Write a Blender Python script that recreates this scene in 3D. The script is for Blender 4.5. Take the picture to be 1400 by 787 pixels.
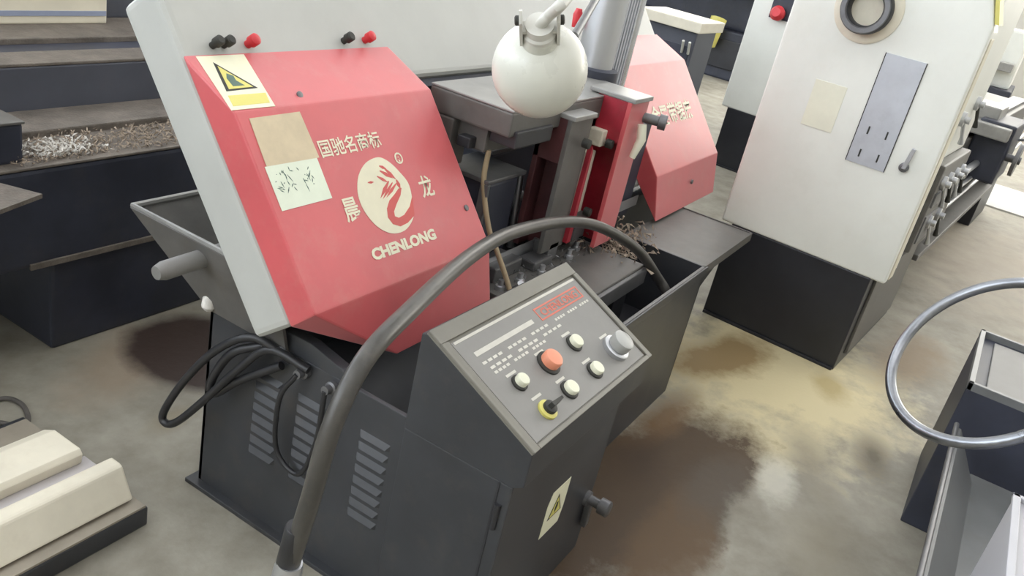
import bpy, bmesh, math, random
from mathutils import Vector, Matrix
random.seed(7)
for o in list(bpy.data.objects): bpy.data.objects.remove(o, do_unlink=True)
SC = bpy.context.scene
COL = SC.collection

# ------------------------------------------------------------------ camera
PITCH, ROLL, YAW, FPX = 0.42004, -0.22963, 1.11393, 1189.3
CAM = Vector((0, 0, 1.5))
fw = Vector((math.sin(YAW)*math.cos(PITCH), math.cos(YAW)*math.cos(PITCH), -math.sin(PITCH)))
r0 = Vector((math.cos(YAW), -math.sin(YAW), 0)); d0 = fw.cross(r0)
rt = math.cos(ROLL)*r0 + math.sin(ROLL)*d0
dn = -math.sin(ROLL)*r0 + math.cos(ROLL)*d0
cd = bpy.data.cameras.new('camera'); cam = bpy.data.objects.new('camera', cd); COL.objects.link(cam)
M = Matrix((rt, -dn, -fw)).transposed().to_4x4(); M.translation = CAM
cam.matrix_world = M
cd.sensor_width = 36; cd.sensor_fit = 'HORIZONTAL'; cd.lens = FPX/1400*36; cd.clip_start = .02; cd.clip_end = 200
SC.camera = cam

# ------------------------------------------------------------------ world, exposure
w = bpy.data.worlds.new('world'); SC.world = w; w.use_nodes = True
bg = w.node_tree.nodes['Background']; bg.inputs[0].default_value = (.80, .90, 1, 1); bg.inputs[1].default_value = 1.0
SC.view_settings.view_transform = 'Standard'; SC.view_settings.look = 'None'
SC.view_settings.gamma = 1; SC.view_settings.use_curve_mapping = False
SC.view_settings.exposure = -1.1
SKY_E, WIN_FAR, WIN_LEFT = 4.5, 12.5, 11.0      # skylights, far windows, left windows

# ------------------------------------------------------------------ materials
def N(t, typ, **k):
    n = t.nodes.new(typ)
    for a, b in k.items(): setattr(n, a, b)
    return n
def mat(name, col, rough=.5, metal=0., var=.12, scale=6., bump=0., col2=None, dirt=0., dirtcol=(.12,.09,.06), spec=.5, coat=0., sheen=0.):
    m = bpy.data.materials.new(name); m.use_nodes = True; t = m.node_tree
    b = t.nodes['Principled BSDF']; b.inputs['Metallic'].default_value = metal; b.inputs['Specular IOR Level'].default_value = spec
    b.inputs['Coat Weight'].default_value = coat; b.inputs['Coat Roughness'].default_value = .5
    b.inputs['Sheen Weight'].default_value = sheen; b.inputs['Sheen Roughness'].default_value = .5
    g = N(t, 'ShaderNodeNewGeometry')
    nz = N(t, 'ShaderNodeTexNoise'); nz.inputs['Scale'].default_value = scale; nz.inputs['Detail'].default_value = 6; nz.inputs['Roughness'].default_value = .62
    t.links.new(g.outputs['Position'], nz.inputs['Vector'])
    rp = N(t, 'ShaderNodeValToRGB'); rp.color_ramp.elements[0].position = .32; rp.color_ramp.elements[1].position = .68
    c1 = [max(0, c*(1-var)) for c in col]; c2 = col2 or [min(1, c*(1+var)) for c in col]
    rp.color_ramp.elements[0].color = (*c1, 1); rp.color_ramp.elements[1].color = (*c2, 1)
    t.links.new(nz.outputs[0], rp.inputs[0]); out = rp.outputs[0]
    if dirt > 0:
        n2 = N(t, 'ShaderNodeTexNoise'); n2.inputs['Scale'].default_value = scale*2.3; n2.inputs['Detail'].default_value = 8; n2.inputs['Roughness'].default_value = .7
        t.links.new(g.outputs['Position'], n2.inputs['Vector'])
        r2 = N(t, 'ShaderNodeValToRGB'); r2.color_ramp.elements[0].position = .52; r2.color_ramp.elements[1].position = .72
        r2.color_ramp.elements[0].color = (0, 0, 0, 1); r2.color_ramp.elements[1].color = (dirt, dirt, dirt, 1)
        t.links.new(n2.outputs[0], r2.inputs[0])
        mx = N(t, 'ShaderNodeMix', data_type='RGBA'); t.links.new(r2.outputs[0], mx.inputs[0]); t.links.new(out, mx.inputs[6]); mx.inputs[7].default_value = (*dirtcol, 1)
        out = mx.outputs[2]
    t.links.new(out, b.inputs['Base Color'])
    rr = N(t, 'ShaderNodeMapRange'); rr.inputs[3].default_value = max(0.02, rough-.08); rr.inputs[4].default_value = min(1, rough+.08)
    t.links.new(nz.outputs[0], rr.inputs[0]); t.links.new(rr.outputs[0], b.inputs['Roughness'])
    if bump > 0:
        bp = N(t, 'ShaderNodeBump'); bp.inputs['Strength'].default_value = bump; bp.inputs['Distance'].default_value = .01
        n3 = N(t, 'ShaderNodeTexNoise'); n3.inputs['Scale'].default_value = scale*9; n3.inputs['Detail'].default_value = 5
        t.links.new(g.outputs['Position'], n3.inputs['Vector']); t.links.new(n3.outputs[0], bp.inputs['Height']); t.links.new(bp.outputs[0], b.inputs['Normal'])
    return m
def emis(name, col, s):
    m = bpy.data.materials.new(name); m.use_nodes = True; b = m.node_tree.nodes['Principled BSDF']
    b.inputs['Base Color'].default_value = (.8, .8, .8, 1); b.inputs['Emission Color'].default_value = (*col, 1); b.inputs['Emission Strength'].default_value = s
    return m
MT = dict(
    char=mat('charcoal paint', (.040,.042,.047), .40, var=.18, scale=5, dirt=.25, dirtcol=(.10,.085,.07)),
    charin=mat('oily pit steel', (.028,.028,.032), .5, var=.3, scale=7),
    head=mat('control head sheen grey', (.20,.19,.16), .42, var=.08, scale=8, dirt=.12),  # sheen on the sloping top of the head put into a lighter grey
    panel=mat('panel face', (.235,.228,.215), .40, var=.06, scale=9),
    red=mat('red enamel', (.57,.072,.080), .44, var=.08, scale=5, dirt=.30, dirtcol=(.55,.20,.17), spec=.7, coat=.35, sheen=.30),
    maroon=mat('dark maroon casting', (.085,.028,.030), .5, var=.3, scale=9, dirt=.3, dirtcol=(.05,.045,.045)),
    redd=mat('red casting', (.36,.018,.035), .5, var=.2, scale=9, dirt=.2),
    bow=mat('cream grey enamel', (.47,.475,.445), .45, var=.05, scale=4, dirt=.10, dirtcol=(.35,.32,.28)),
    cream=mat('lathe cream enamel', (.79,.80,.74), .38, var=.05, scale=2.2, dirt=.12, dirtcol=(.55,.52,.40)),
    creamy=mat('old cream', (.74,.69,.56), .5, var=.07, scale=6, dirt=.12, dirtcol=(.4,.3,.2)),
    black=mat('black enamel', (.020,.021,.026), .42, var=.35, scale=2.5),
    slate=mat('slate and lit navy paint', (.075,.080,.100), .45, var=.15, scale=4, dirt=.15, dirtcol=(.12,.10,.09)),  # cabinet's own slate; on the bed, navy lightened as if lit
    navy=mat('dark navy machine', (.034,.038,.056), .5, var=.3, scale=4, dirt=.2, dirtcol=(.09,.08,.07)),
    rust=mat('worn bed way', (.145,.125,.105), .55, var=.3, scale=14, dirt=.5, dirtcol=(.09,.06,.045), bump=.3),
    cast=mat('grey casting', (.115,.110,.102), .48, var=.22, scale=9, dirt=.3),
    tan=mat('shaded cream tan', (.30,.265,.21), .55, var=.12, scale=8),  # cream darkened to carry the shade on the ledge
    lid=mat('lid grey', (.20,.195,.185), .55, var=.1, scale=6),
    cableg=mat('dusty cable', (.10,.09,.08), .6, var=.2, scale=20),
    casttop=mat('machined grey', (.30,.295,.28), .4, metal=.2, var=.15, scale=11),
    steel=mat('bright steel', (.55,.56,.58), .36, metal=.85, var=.04, scale=3),
    steeld=mat('dull steel', (.17,.17,.175), .42, metal=.6, var=.2, scale=14),
    steelr=mat('worn steel', (.28,.29,.31), .30, metal=.95, var=.2, scale=14),
    chrome=mat('chrome', (.62,.63,.66), .16, metal=1., var=.05, scale=10),
    rubber=mat('black rubber', (.020,.020,.022), .42, var=.2, scale=20),
    conduit=mat('grey black conduit', (.060,.056,.050), .34, var=.2, scale=16, dirt=.2, dirtcol=(.16,.14,.11)),
    white=mat('lamp white', (.64,.64,.57), .28, var=.03, scale=7, coat=.4),
    lampg=mat('lamp cream bracket', (.62,.61,.56), .4, var=.05, scale=9),
    yellow=mat('safety yellow', (.66,.60,.16), .5, var=.05, scale=9),
    yelpale=mat('pale label', (.78,.76,.56), .5, var=.05, scale=9),
    notice=mat('faded notice', (.77,.76,.62), .5, var=.04, scale=9),
    beige=mat('tan paper', (.62,.52,.36), .7, var=.08, scale=20),
    paper=mat('pale green paper', (.74,.80,.66), .6, var=.04, scale=20),
    ink=mat('ink', (.10,.16,.13), .7, var=.2, scale=30),
    inkb=mat('dark ink', (.03,.03,.025), .6, var=.1, scale=30),
    logo=mat('logo cream print', (.78,.74,.56), .5, var=.04, scale=20),
    logor=mat('logo red print', (.60,.10,.09), .5, var=.05, scale=20),
    print=mat('panel white print', (.60,.58,.52), .5, var=.06, scale=30),
    printr=mat('panel red print', (.62,.16,.11), .5, var=.06, scale=30),
    butw=mat('ivory button', (.76,.76,.60), .35, var=.03, scale=20),
    buto=mat('orange red button', (.80,.30,.18), .35, var=.04, scale=20),
    knobg=mat('grey knob', (.42,.42,.40), .35, var=.05, scale=20),
    plate=mat('bluish plate', (.52,.54,.58), .35, metal=.2, var=.06, scale=8, dirt=.2, dirtcol=(.3,.3,.32)),
    hosec=mat('tan hose', (.40,.31,.19), .5, var=.12, scale=20),
    grit=mat('metal chips', (.30,.24,.18), .6, var=.5, scale=60),
    gritw=mat('pale chips', (.66,.63,.58), .6, var=.2, scale=60),
    gray=mat('trough grey', (.16,.165,.165), .4, var=.12, scale=5, dirt=.15),
    lightg=mat('pale grey cabinet', (.42,.42,.45), .4, var=.06, scale=6),
    lav=mat('pale lavender grey', (.50,.47,.47), .5, var=.06, scale=8),
    blues=mat('blue stripe', (.30,.34,.46), .5, var=.06, scale=8),
    redk=mat('red plastic', (.60,.03,.04), .4, var=.08, scale=15),
    wall=mat('hall wall', (.62,.61,.57), .8, var=.06, scale=.8),
    ceil=mat('hall ceiling', (.55,.56,.57), .8, var=.05, scale=.5),
)

# ------------------------------------------------------------------ mesh helpers
WLOC = {}
def link(name, bm, m, parent=None, smooth=False, label=None):
    bmesh.ops.recalc_face_normals(bm, faces=bm.faces[:])
    lo = Vector((1e9,)*3); hi = -lo
    for v in bm.verts:
        for i in range(3): lo[i] = min(lo[i], v.co[i]); hi[i] = max(hi[i], v.co[i])
    c = (lo+hi)/2
    if parent is None: c.z = lo.z
    for v in bm.verts: v.co -= c
    me = bpy.data.meshes.new(name); bm.to_mesh(me); bm.free()
    if smooth:
        for p in me.polygons: p.use_smooth = True
        try: me.set_sharp_from_angle(angle=math.radians(40))
        except Exception: pass
    me.materials.append(MT[m] if isinstance(m, str) else m)
    o = bpy.data.objects.new(name, me); COL.objects.link(o)
    WLOC[o] = c.copy()
    if parent is not None:
        o.parent = parent; o.location = c - WLOC[parent]
    else: o.location = c
    if label: o['label'] = label
    return o
def thing(name, loc, label, cat, group=None):
    o = bpy.data.objects.new(name, None); COL.objects.link(o); o.location = loc; o.empty_display_size = .1
    WLOC[o] = Vector(loc); return tag(o, label, cat, group)
def tag(o, label, cat, group=None):
    o['label'] = label; o['category'] = cat
    if group: o['group'] = group
    return o
def struct(o): o['kind'] = 'structure'; return o
def ident(p): return Vector(p)
def hexa(bm, pts):                       # 8 points: bottom 4, top 4
    v = [bm.verts.new(p) for p in pts]
    for f in ((0,1,2,3),(4,5,6,7),(0,1,5,4),(1,2,6,5),(2,3,7,6),(3,0,4,7)): bm.faces.new([v[i] for i in f])
def add_box(bm, lo, hi, T=ident):
    (a,b,c),(d,e,f) = lo, hi
    hexa(bm, [T(p) for p in ((a,b,c),(d,b,c),(d,e,c),(a,e,c),(a,b,f),(d,b,f),(d,e,f),(a,e,f))])
def bev(bm, w, seg=2):
    if w > 0:
        bmesh.ops.recalc_face_normals(bm, faces=bm.faces[:])
        es = [e for e in bm.edges if len(e.link_faces) == 2 and e.calc_face_angle(0) > .35]
        bmesh.ops.bevel(bm, geom=es, offset=w, segments=seg, affect='EDGES', profile=.6, clamp_overlap=True)
def box(name, lo, hi, m, parent=None, b=.003, T=ident, **k):
    bm = bmesh.new(); add_box(bm, lo, hi, T); bev(bm, b); return link(name, bm, m, parent, **k)
def boxes(name, bs, m, parent=None, b=.003, T=ident, **k):
    bm = bmesh.new()
    for lo, hi in bs:
        b2 = bmesh.new(); add_box(b2, lo, hi, T); bev(b2, b)
        me = bpy.data.meshes.new('tmp'); b2.to_mesh(me); b2.free(); bm.from_mesh(me); bpy.data.meshes.remove(me)
    return link(name, bm, m, parent, **k)
def add_prism(bm, A, B):                 # two matching rings of points
    a = [bm.verts.new(p) for p in A]; b = [bm.verts.new(p) for p in B]; n = len(a)
    bm.faces.new(a); bm.faces.new(b)
    for i in range(n): bm.faces.new((a[i], a[(i+1)%n], b[(i+1)%n], b[i]))
def prism(name, A, B, m, parent=None, b=0, seg=2, **k):
    bm = bmesh.new(); add_prism(bm, A, B); bev(bm, b, seg); return link(name, bm, m, parent, **k)
def add_tube(bm, pts, r, seg=14, caps=True, closed=False):
    pts = [Vector(p) for p in pts]; n = len(pts); rings = []; up = None
    rr = r if isinstance(r, (list, tuple)) else [r]*n
    for i, p in enumerate(pts):
        if closed: t = (pts[(i+1)%n]-pts[i-1]).normalized()
        else: t = (pts[min(i+1,n-1)]-pts[max(i-1,0)]).normalized()
        if up is None:
            up = Vector((0,0,1)) if abs(t.z) < .9 else Vector((1,0,0))
        s = t.cross(up).normalized(); up = s.cross(t).normalized()
        rings.append([bm.verts.new(p + rr[i]*(math.cos(a)*s + math.sin(a)*up)) for a in [2*math.pi*k/seg for k in range(seg)]])
    for i in range(n if closed else n-1):
        A, B = rings[i], rings[(i+1)%n]
        for k in range(seg): bm.faces.new((A[k], A[(k+1)%seg], B[(k+1)%seg], B[k]))
    if caps and not closed: bm.faces.new(rings[0]); bm.faces.new(rings[-1])
def tube(name, pts, r, m, parent=None, seg=14, closed=False, **k):
    bm = bmesh.new(); add_tube(bm, pts, r, seg, True, closed); return link(name, bm, m, parent, smooth=True, **k)
def spline(P, n=12):                     # Catmull-Rom
    P = [Vector(p) for p in P]; Q = [2*P[0]-P[1]] + P + [2*P[-1]-P[-2]]; out = []
    for i in range(1, len(Q)-2):
        a, b, c, d = Q[i-1:i+3]
        for k in range(n):
            t = k/n; out.append(.5*((2*b)+(c-a)*t+(2*a-5*b+4*c-d)*t*t+(3*b-a-3*c+d)*t**3))
    return out + [P[-1]]
def cyl(name, p, ax, prof, m, parent=None, seg=24, **k):   # lathe profile [(h, r)] about axis ax from p
    bm = bmesh.new(); add_lathe(bm, p, ax, prof, seg); return link(name, bm, m, parent, smooth=True, **k)
def add_lathe(bm, p, ax, prof, seg=24, cap=True):
    p = Vector(p); ax = Vector(ax).normalized(); s = ax.orthogonal().normalized(); u = ax.cross(s); rings = []
    for h, r in prof: rings.append([bm.verts.new(p + ax*h + max(r,1e-4)*(math.cos(2*math.pi*i/seg)*s + math.sin(2*math.pi*i/seg)*u)) for i in range(seg)])
    for A, B in zip(rings, rings[1:]):
        for i in range(seg): bm.faces.new((A[i], A[(i+1)%seg], B[(i+1)%seg], B[i]))
    if cap: bm.faces.new(rings[0]); bm.faces.new(rings[-1])
def poly(name, pts2, fn, th, m, parent=None, **k):         # flat outline pts2 mapped with fn(u, v, h), thickness th
    bm = bmesh.new(); add_prism(bm, [fn(u, v, 0) for u, v in pts2], [fn(u, v, th) for u, v in pts2])
    bmesh.ops.triangulate(bm, faces=[f for f in bm.faces if len(f.verts) > 4]); return link(name, bm, m, parent, **k)
def text(name, s, size, fn, m, parent, th=.0008, wide=None, bold=0.):
    cu = bpy.data.curves.new('t', 'FONT'); cu.body = s; cu.size = size; cu.align_x = 'CENTER'; cu.align_y = 'CENTER'; cu.resolution_u = 3; cu.offset = bold
    o = bpy.data.objects.new('t', cu); COL.objects.link(o); dg = bpy.context.evaluated_depsgraph_get(); dg.update()
    me = bpy.data.meshes.new_from_object(o.evaluated_get(dg)); bpy.data.objects.remove(o); bpy.data.curves.remove(cu)
    bm = bmesh.new(); bm.from_mesh(me); bpy.data.meshes.remove(me)
    if bm.verts:
        xs = [v.co.x for v in bm.verts]; k = wide/(max(xs)-min(xs)) if wide else 1; cx = (max(xs)+min(xs))/2
        ys = [v.co.y for v in bm.verts]; cy = (max(ys)+min(ys))/2
        for v in bm.verts: v.co = fn((v.co.x-cx)*k, v.co.y-cy, th)
    return link(name, bm, m, parent)

# ------------------------------------------------------------------ floor
def floor_material():
    m = bpy.data.materials.new('stained concrete'); m.use_nodes = True; t = m.node_tree; b = t.nodes['Principled BSDF']
    g = N(t, 'ShaderNodeNewGeometry')
    def noise(sc, det=7, ro=.6):
        n = N(t, 'ShaderNodeTexNoise'); n.inputs['Scale'].default_value = sc; n.inputs['Detail'].default_value = det; n.inputs['Roughness'].default_value = ro
        t.links.new(g.outputs['Position'], n.inputs['Vector']); return n.outputs[0]
    def ramp(x, a, bb, c0, c1):
        r = N(t, 'ShaderNodeValToRGB'); r.color_ramp.elements[0].position = a; r.color_ramp.elements[1].position = bb
        r.color_ramp.elements[0].color = (*c0, 1); r.color_ramp.elements[1].color = (*c1, 1); t.links.new(x, r.inputs[0]); return r.outputs[0]
    def mth(op, a, c, clamp=False):
        n = N(t, 'ShaderNodeMath', operation=op); n.use_clamp = clamp
        for i, v in enumerate((a, c)):
            if isinstance(v, (int, float)): n.inputs[i].default_value = v
            else: t.links.new(v, n.inputs[i])
        return n.outputs[0]
    sep = N(t, 'ShaderNodeSeparateXYZ'); t.links.new(g.outputs['Position'], sep.inputs[0])
    n1, n2, n3 = noise(1.3), noise(5., 9, .65), noise(2.6, 8, .7)
    col = ramp(n1, .3, .7, (.25,.235,.195), (.43,.41,.35))
    fine = ramp(n2, .3, .75, (.62,.59,.54), (1.14,1.14,1.12))
    mx = N(t, 'ShaderNodeMix', data_type='RGBA', blend_type='MULTIPLY'); mx.inputs[0].default_value = 1; t.links.new(col, mx.inputs[6]); t.links.new(fine, mx.inputs[7]); col = mx.outputs[2]
    rough = None
    wob = mth('MULTIPLY', mth('SUBTRACT', mth('ADD', mth('MULTIPLY', n3, .7), mth('MULTIPLY', n2, .3)), .5), 2.6)
    def stain(cx, cy, rx, ry, ang, c, amt, soft, wobk=1.):
        nonlocal col, rough
        ca, sa = math.cos(ang), math.sin(ang)
        dx, dy = mth('SUBTRACT', sep.outputs[0], cx), mth('SUBTRACT', sep.outputs[1], cy)
        u = mth('DIVIDE', mth('ADD', mth('MULTIPLY', dx, ca), mth('MULTIPLY', dy, sa)), rx)
        v = mth('DIVIDE', mth('SUBTRACT', mth('MULTIPLY', dy, ca), mth('MULTIPLY', dx, sa)), ry)
        d = mth('POWER', mth('ADD', mth('MULTIPLY', u, u), mth('MULTIPLY', v, v)), .5)
        k = mth('MULTIPLY', mth('DIVIDE', mth('SUBTRACT', mth('ADD', 1.0, mth('MULTIPLY', wob, wobk)), d), soft, True), amt)
        x = N(t, 'ShaderNodeMix', data_type='RGBA'); t.links.new(k, x.inputs[0]); t.links.new(col, x.inputs[6]); x.inputs[7].default_value = (*c, 1); col = x.outputs[2]
        return k
    stain(3.25, .40, .85, .62, -.2, (.66,.57,.34), .9, .6)            # broad yellowish patch
    stain(3.22, .60, .38, .16, -.3, (.24,.15,.055), .85, .6)
    stain(4.0, -.02, .45, .20, -.1, (.24,.17,.10), .8, .7)
    stain(2.75, .12, .30, .10, .4, (.24,.21,.15), .6, .8)
    stain(2.35, -.02, .35, .14, .2, (.22,.19,.13), .55, .8)
    stain(2.55, .18, .16, .10, .2, (.56,.54,.46), .7, .6)             # brown blots in it
    stain(3.40, .20, .16, .09, .3, (.34,.25,.08), .6, .6)
    stain(2.98, -.05, .20, .09, .2, (.10,.08,.05), .9, .9)
    k1 = stain(2.12, .50, .78, .27, -.12, (.056,.030,.011), .97, .32, .8)
    stain(2.62, .60, .34, .10, -.05, (.15,.085,.035), .9, .7)
    stain(2.20, .28, .18, .07, .1, (.045,.032,.018), .8, .8)
    stain(2.30, .55, .20, .10, .3, (.05,.028,.014), .8, .8)   # oil beside the saw
    stain(1.95, .33, .55, .13, .05, (.11,.064,.027), .8, .5)
    stain(2.35, .33, .22, .12, 0, (.075,.060,.045), .7, .6)
    stain(1.52, 1.93, .32, .18, .2, (.28,.20,.13), .6, .7)
    k2 = stain(1.70, 1.84, .24, .27, .0, (.042,.026,.021), .98, .22, .3)    # oil behind the saw
    
    stain(1.40, 1.62, .10, .05, .2, (.24,.20,.13), .6, .7)
    stain(6.2, -.2, 1.6, .8, 0, (.36,.30,.23), .6, .7)
    t.links.new(col, b.inputs['Base Color'])
    rr = mth('SUBTRACT', .66, mth('MULTIPLY', k1, .08)); rr = mth('SUBTRACT', rr, mth('MULTIPLY', k2, .2)); t.links.new(mth('ADD', rr, mth('MULTIPLY', mth('SUBTRACT', n1, .5), .3)), b.inputs['Roughness'])
    bp = N(t, 'ShaderNodeBump'); bp.inputs['Strength'].default_value = .12; bp.inputs['Distance'].default_value = .01; t.links.new(noise(38, 5), bp.inputs['Height']); t.links.new(bp.outputs[0], b.inputs['Normal'])
    return m
X0, X1, Y0, Y1, HZ = -4.0, 15.0, -8.0, 8.0, 6.0
struct(box('floor', (X0, Y0, -.2), (X1, Y1, 0), floor_material(), None, 0))
# ------------------------------------------------------------------ hall shell with skylights and windows
struct(box('ceiling', (X0, Y0, HZ), (X1, Y1, HZ+.2), 'ceil', None, 0))
struct(box('wall_far', (X1, Y0, 0), (X1+.2, Y1, HZ), 'wall', None, 0))
struct(box('wall_near', (X0-.2, Y0, 0), (X0, Y1, HZ), 'wall', None, 0))
struct(box('wall_left', (X0, Y1, 0), (X1, Y1+.2, HZ), 'wall', None, 0))
struct(box('wall_right', (X0, Y0-.2, 0), (X1, Y0, HZ), 'wall', None, 0))
sk = emis('skylight glass', (.96, .97, 1.0), SKY_E); wf = emis('far window glass', (1.0, .96, .86), WIN_FAR); wl = emis('left window glass', (.82, .90, 1.0), WIN_LEFT)
wn = 0
def window(lo, hi, m, nm=None):
    global wn; wn += 1
    o = struct(box('window_%d' % wn, lo, hi, 'ceil', None, 0))
    # pane a little proud of its frame, facing the hall
    c = [(a+b)/2 for a, b in zip(lo, hi)]; th = [b-a for a, b in zip(lo, hi)]; ax = th.index(min(th))
    l2 = [a+.08 for a in lo]; h2 = [b-.08 for b in hi]
    inward = -1 if c[ax] > (X0+X1, Y0+Y1, 0)[ax]/2 else 1
    if inward < 0: l2[ax] = lo[ax]-.02; h2[ax] = lo[ax]
    else: l2[ax] = hi[ax]; h2[ax] = hi[ax]+.02
    box('pane', l2, h2, m, o, 0)
for xs in (-2.4, 1.6, 5.6, 9.6, 13.2):
    window((xs-1.0, Y0+1, HZ-.06), (xs+1.0, Y1-1, HZ), sk)
for ys in (-7.7, -5.6, -3.5, -1.4, .7, 2.8, 4.9):
    window((X1-.06, ys, 1.7), (X1, ys+2.0, 5.8), wf)
for xs in (-3.4, -1.0, 1.4, 3.8, 6.2):
    window((xs, Y1-.06, 1.6), (xs+1.9, Y1, 4.6), wl)
for ys in (1.2, 3.6, 5.8):
    window((X0, ys, 1.6), (X0+.06, ys+1.9, 4.6), wl)

# ================================================================== BAND SAW
SAW = thing('band_saw', (2.0, 1.0, 0), 'double column metal band saw with red wheel covers, tilted cream bow and charcoal base', 'band saw')
BX0, BX1, BY0, BY1, BZ = 1.273, 2.77, .665, 1.366, .50
# base cabinet: open topped box with a foot flange
t_ = .012
base = boxes('base_cabinet', [((BX0, BY0, 0), (BX0+t_, BY1, BZ)), ((BX1-t_, BY0, 0), (BX1, BY1, BZ)), ((BX0, BY0, 0), (BX1, BY0+t_, BZ)),
    ((BX0, BY1-t_, 0), (BX1, BY1, BZ)), ((BX0-.022, BY0+.02, 0), (BX1+.01, BY1+.022, .012)), ((BX0, BY0-.006, BZ-.03), (BX1+.006, BY0, BZ))], 'char', SAW, .002)
box('coolant_pit', (BX0+t_, BY0+t_, .20), (BX1-t_, BY1-t_, .26), 'charin', SAW, 0)
# louvres pressed into the end panel, three columns of eight
lm = None
for yc in (.858, 1.038, 1.166):
    for k in range(8):
        z1 = .414 - .0300*k; y0, y1 = yc-.037, yc+.037
        if lm is None:
            bm = bmesh.new(); f = .007
            A = [(BX0, y0-.004, z1), (BX0-f, y0+.004, z1-.014), (BX0, y0-.004, z1-.0155)]; B = [(BX0, y1+.004, z1), (BX0-f, y1-.004, z1-.014), (BX0, y1+.004, z1-.0155)]
            add_prism(bm, A, B); lo_ = link('louvre', bm, 'char', base); lm = lo_.data; l0 = WLOC[lo_].copy(); y00, z00 = yc, z1
        else:
            o = bpy.data.objects.new('louvre', lm); COL.objects.link(o); o.parent = base; o.location = l0 + Vector((0, yc-y00, z1-z00)) - WLOC[base]
# splash flares of the chip tray and its flat wing
TX, TY, TZ = 1.215, 1.57, .688
def sheet(name, q, th, m, parent):
    a = [Vector(p) for p in q]; n = (a[1]-a[0]).cross(a[2]-a[0]).normalized()*th
    return prism(name, a, [p+n for p in a], m, parent)
sheet('splash_guard', [(BX0, BY1, BZ), (BX0, 1.12, BZ), (TX, 1.12, TZ), (TX, TY, TZ)], .008, 'cast', SAW)
sheet('splash_guard', [(BX1, BY1, BZ), (BX0, BY1, BZ), (TX, TY, TZ), (BX1+.05, TY, TZ)], .008, 'cast', SAW)
tube('guard_rim', [(TX, 1.12, TZ), (TX, TY, TZ), (BX1+.05, TY, TZ)], .008, 'casttop', SAW, 8)
boxes('chip_tray', [((BX1-.002, .672, .487), (3.33, .985, .495)), ((BX1-.002, .668, .465), (3.33, .676, .499)), ((3.322, .668, .465), (3.33, .985, .499))], 'cast', SAW, .001)
for yy in (.70, .95): sheet('tray_bracket', [(BX1, yy, .485), (BX1, yy, .33), (3.15, yy, .485)], .006, 'char', SAW)
tube('feed_shaft', [(1.105, 1.35, .640), (1.125, 1.35, .641), (1.30, 1.35, .647)], [.015, .021, .021], 'lid', SAW, 16)

ep = [(1.366, .49), (1.33, .53), (1.20, .545), (1.06, .545), (.97, .525), (.93, .49)]
prism('end_panel', [(BX0+.001, y, z) for y, z in ep], [(BX0+.030, y, z) for y, z in ep], 'char', SAW, .002)
# control box ------------------------------------------------------
HX0, HX1 = 1.268, 1.838
prof = [(.524, 0), (.79, 0), (.79, .48), (.524, .48)]
ctl = prism('control_box', [(1.268, y, z) for y, z in prof], [(1.785, y, z) for y, z in prof], 'char', SAW, .004)
prof = [(.526, .478), (.79, .478), (.79, .700), (.7765, .704), (.505, .571), (.503, .566), (.503, .492)]
A_ = [(HX0 if z > .48 else 1.268, y, z) for y, z in prof]
prism('control_head', A_, [(HX1 if z > .48 else 1.795, y, z) for y, z in prof], 'char', ctl, .003)
PA = Vector((0, .778, .702)); PE = Vector((0, -.275, -.135)).normalized(); PN = Vector((0, -.135, .275)).normalized()*1.0
PN = Vector((0, PE.z, -PE.y)).normalized(); PN = PN if PN.z > 0 else -PN
def pp(x, e, h): return Vector((x, 0, 0)) + PA + PE*e + PN*h
def pbox(name, x0, x1, e0, e1, h0, h1, m, parent, b=.001): return box(name, (x0, e0, h0), (x1, e1, h1), m, parent, b, T=lambda p: pp(*p))
pbox('panel_frame', HX0, HX1+.002, -.002, .306, .0, .004, 'head', ctl, .0015)
pbox('panel_plate', 1.296, 1.818, .040, .293, .003, .0065, 'panel', ctl, .001)
for nm, x0, x1, e0, e1 in (('panel_rail', HX0, HX1, -.002, .034), ('panel_rail', HX0, 1.290, .034, .306), ('panel_rail', 1.822, HX1+.002, .034, .306), ('panel_rail', 1.290, 1.822, .296, .306)):
    pbox(nm, x0, x1, e0, e1, .004, .011, 'head', ctl, .002)
H0 = .0066
pbox('panel_marking', 1.302, 1.812, .0415, .0475, H0, H0+.0006, 'print', ctl, 0)
pbox('panel_marking', 1.33, 1.56, .079, .090, H0, H0+.0006, 'print', ctl, 0)
for k, (xa, xb, e) in enumerate(((1.33, 1.60, .105), (1.34, 1.64, .121), (1.63, 1.80, .105), (1.34, 1.55, .133))):
    n = 14
    for j in range(n):
        if j % 5 == 4: continue
        xx = xa + (xb-xa)*j/n; pbox('panel_marking', xx, xx+(xb-xa)/n*.72, e, e+.006, H0, H0+.0005, 'print', ctl, 0)
# red framed maker's badge
def badge(u, v, h): return pp(1.692+u, .078-v, H0+h)
for q in (((-.098, .013), (.098, .017)), ((-.098, -.017), (.098, -.013)), ((-.102, -.017), (-.098, .017)), ((.098, -.017), (.102, .017))):
    (a, b_), (c_, d_) = q; poly('badge_frame', [(a, b_), (c_, b_), (c_, d_), (a, d_)], badge, .0006, 'printr', ctl)
text('badge_lettering', 'CHENLONG', .026, badge, 'printr', ctl, .0007, .17, .0006)
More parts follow.
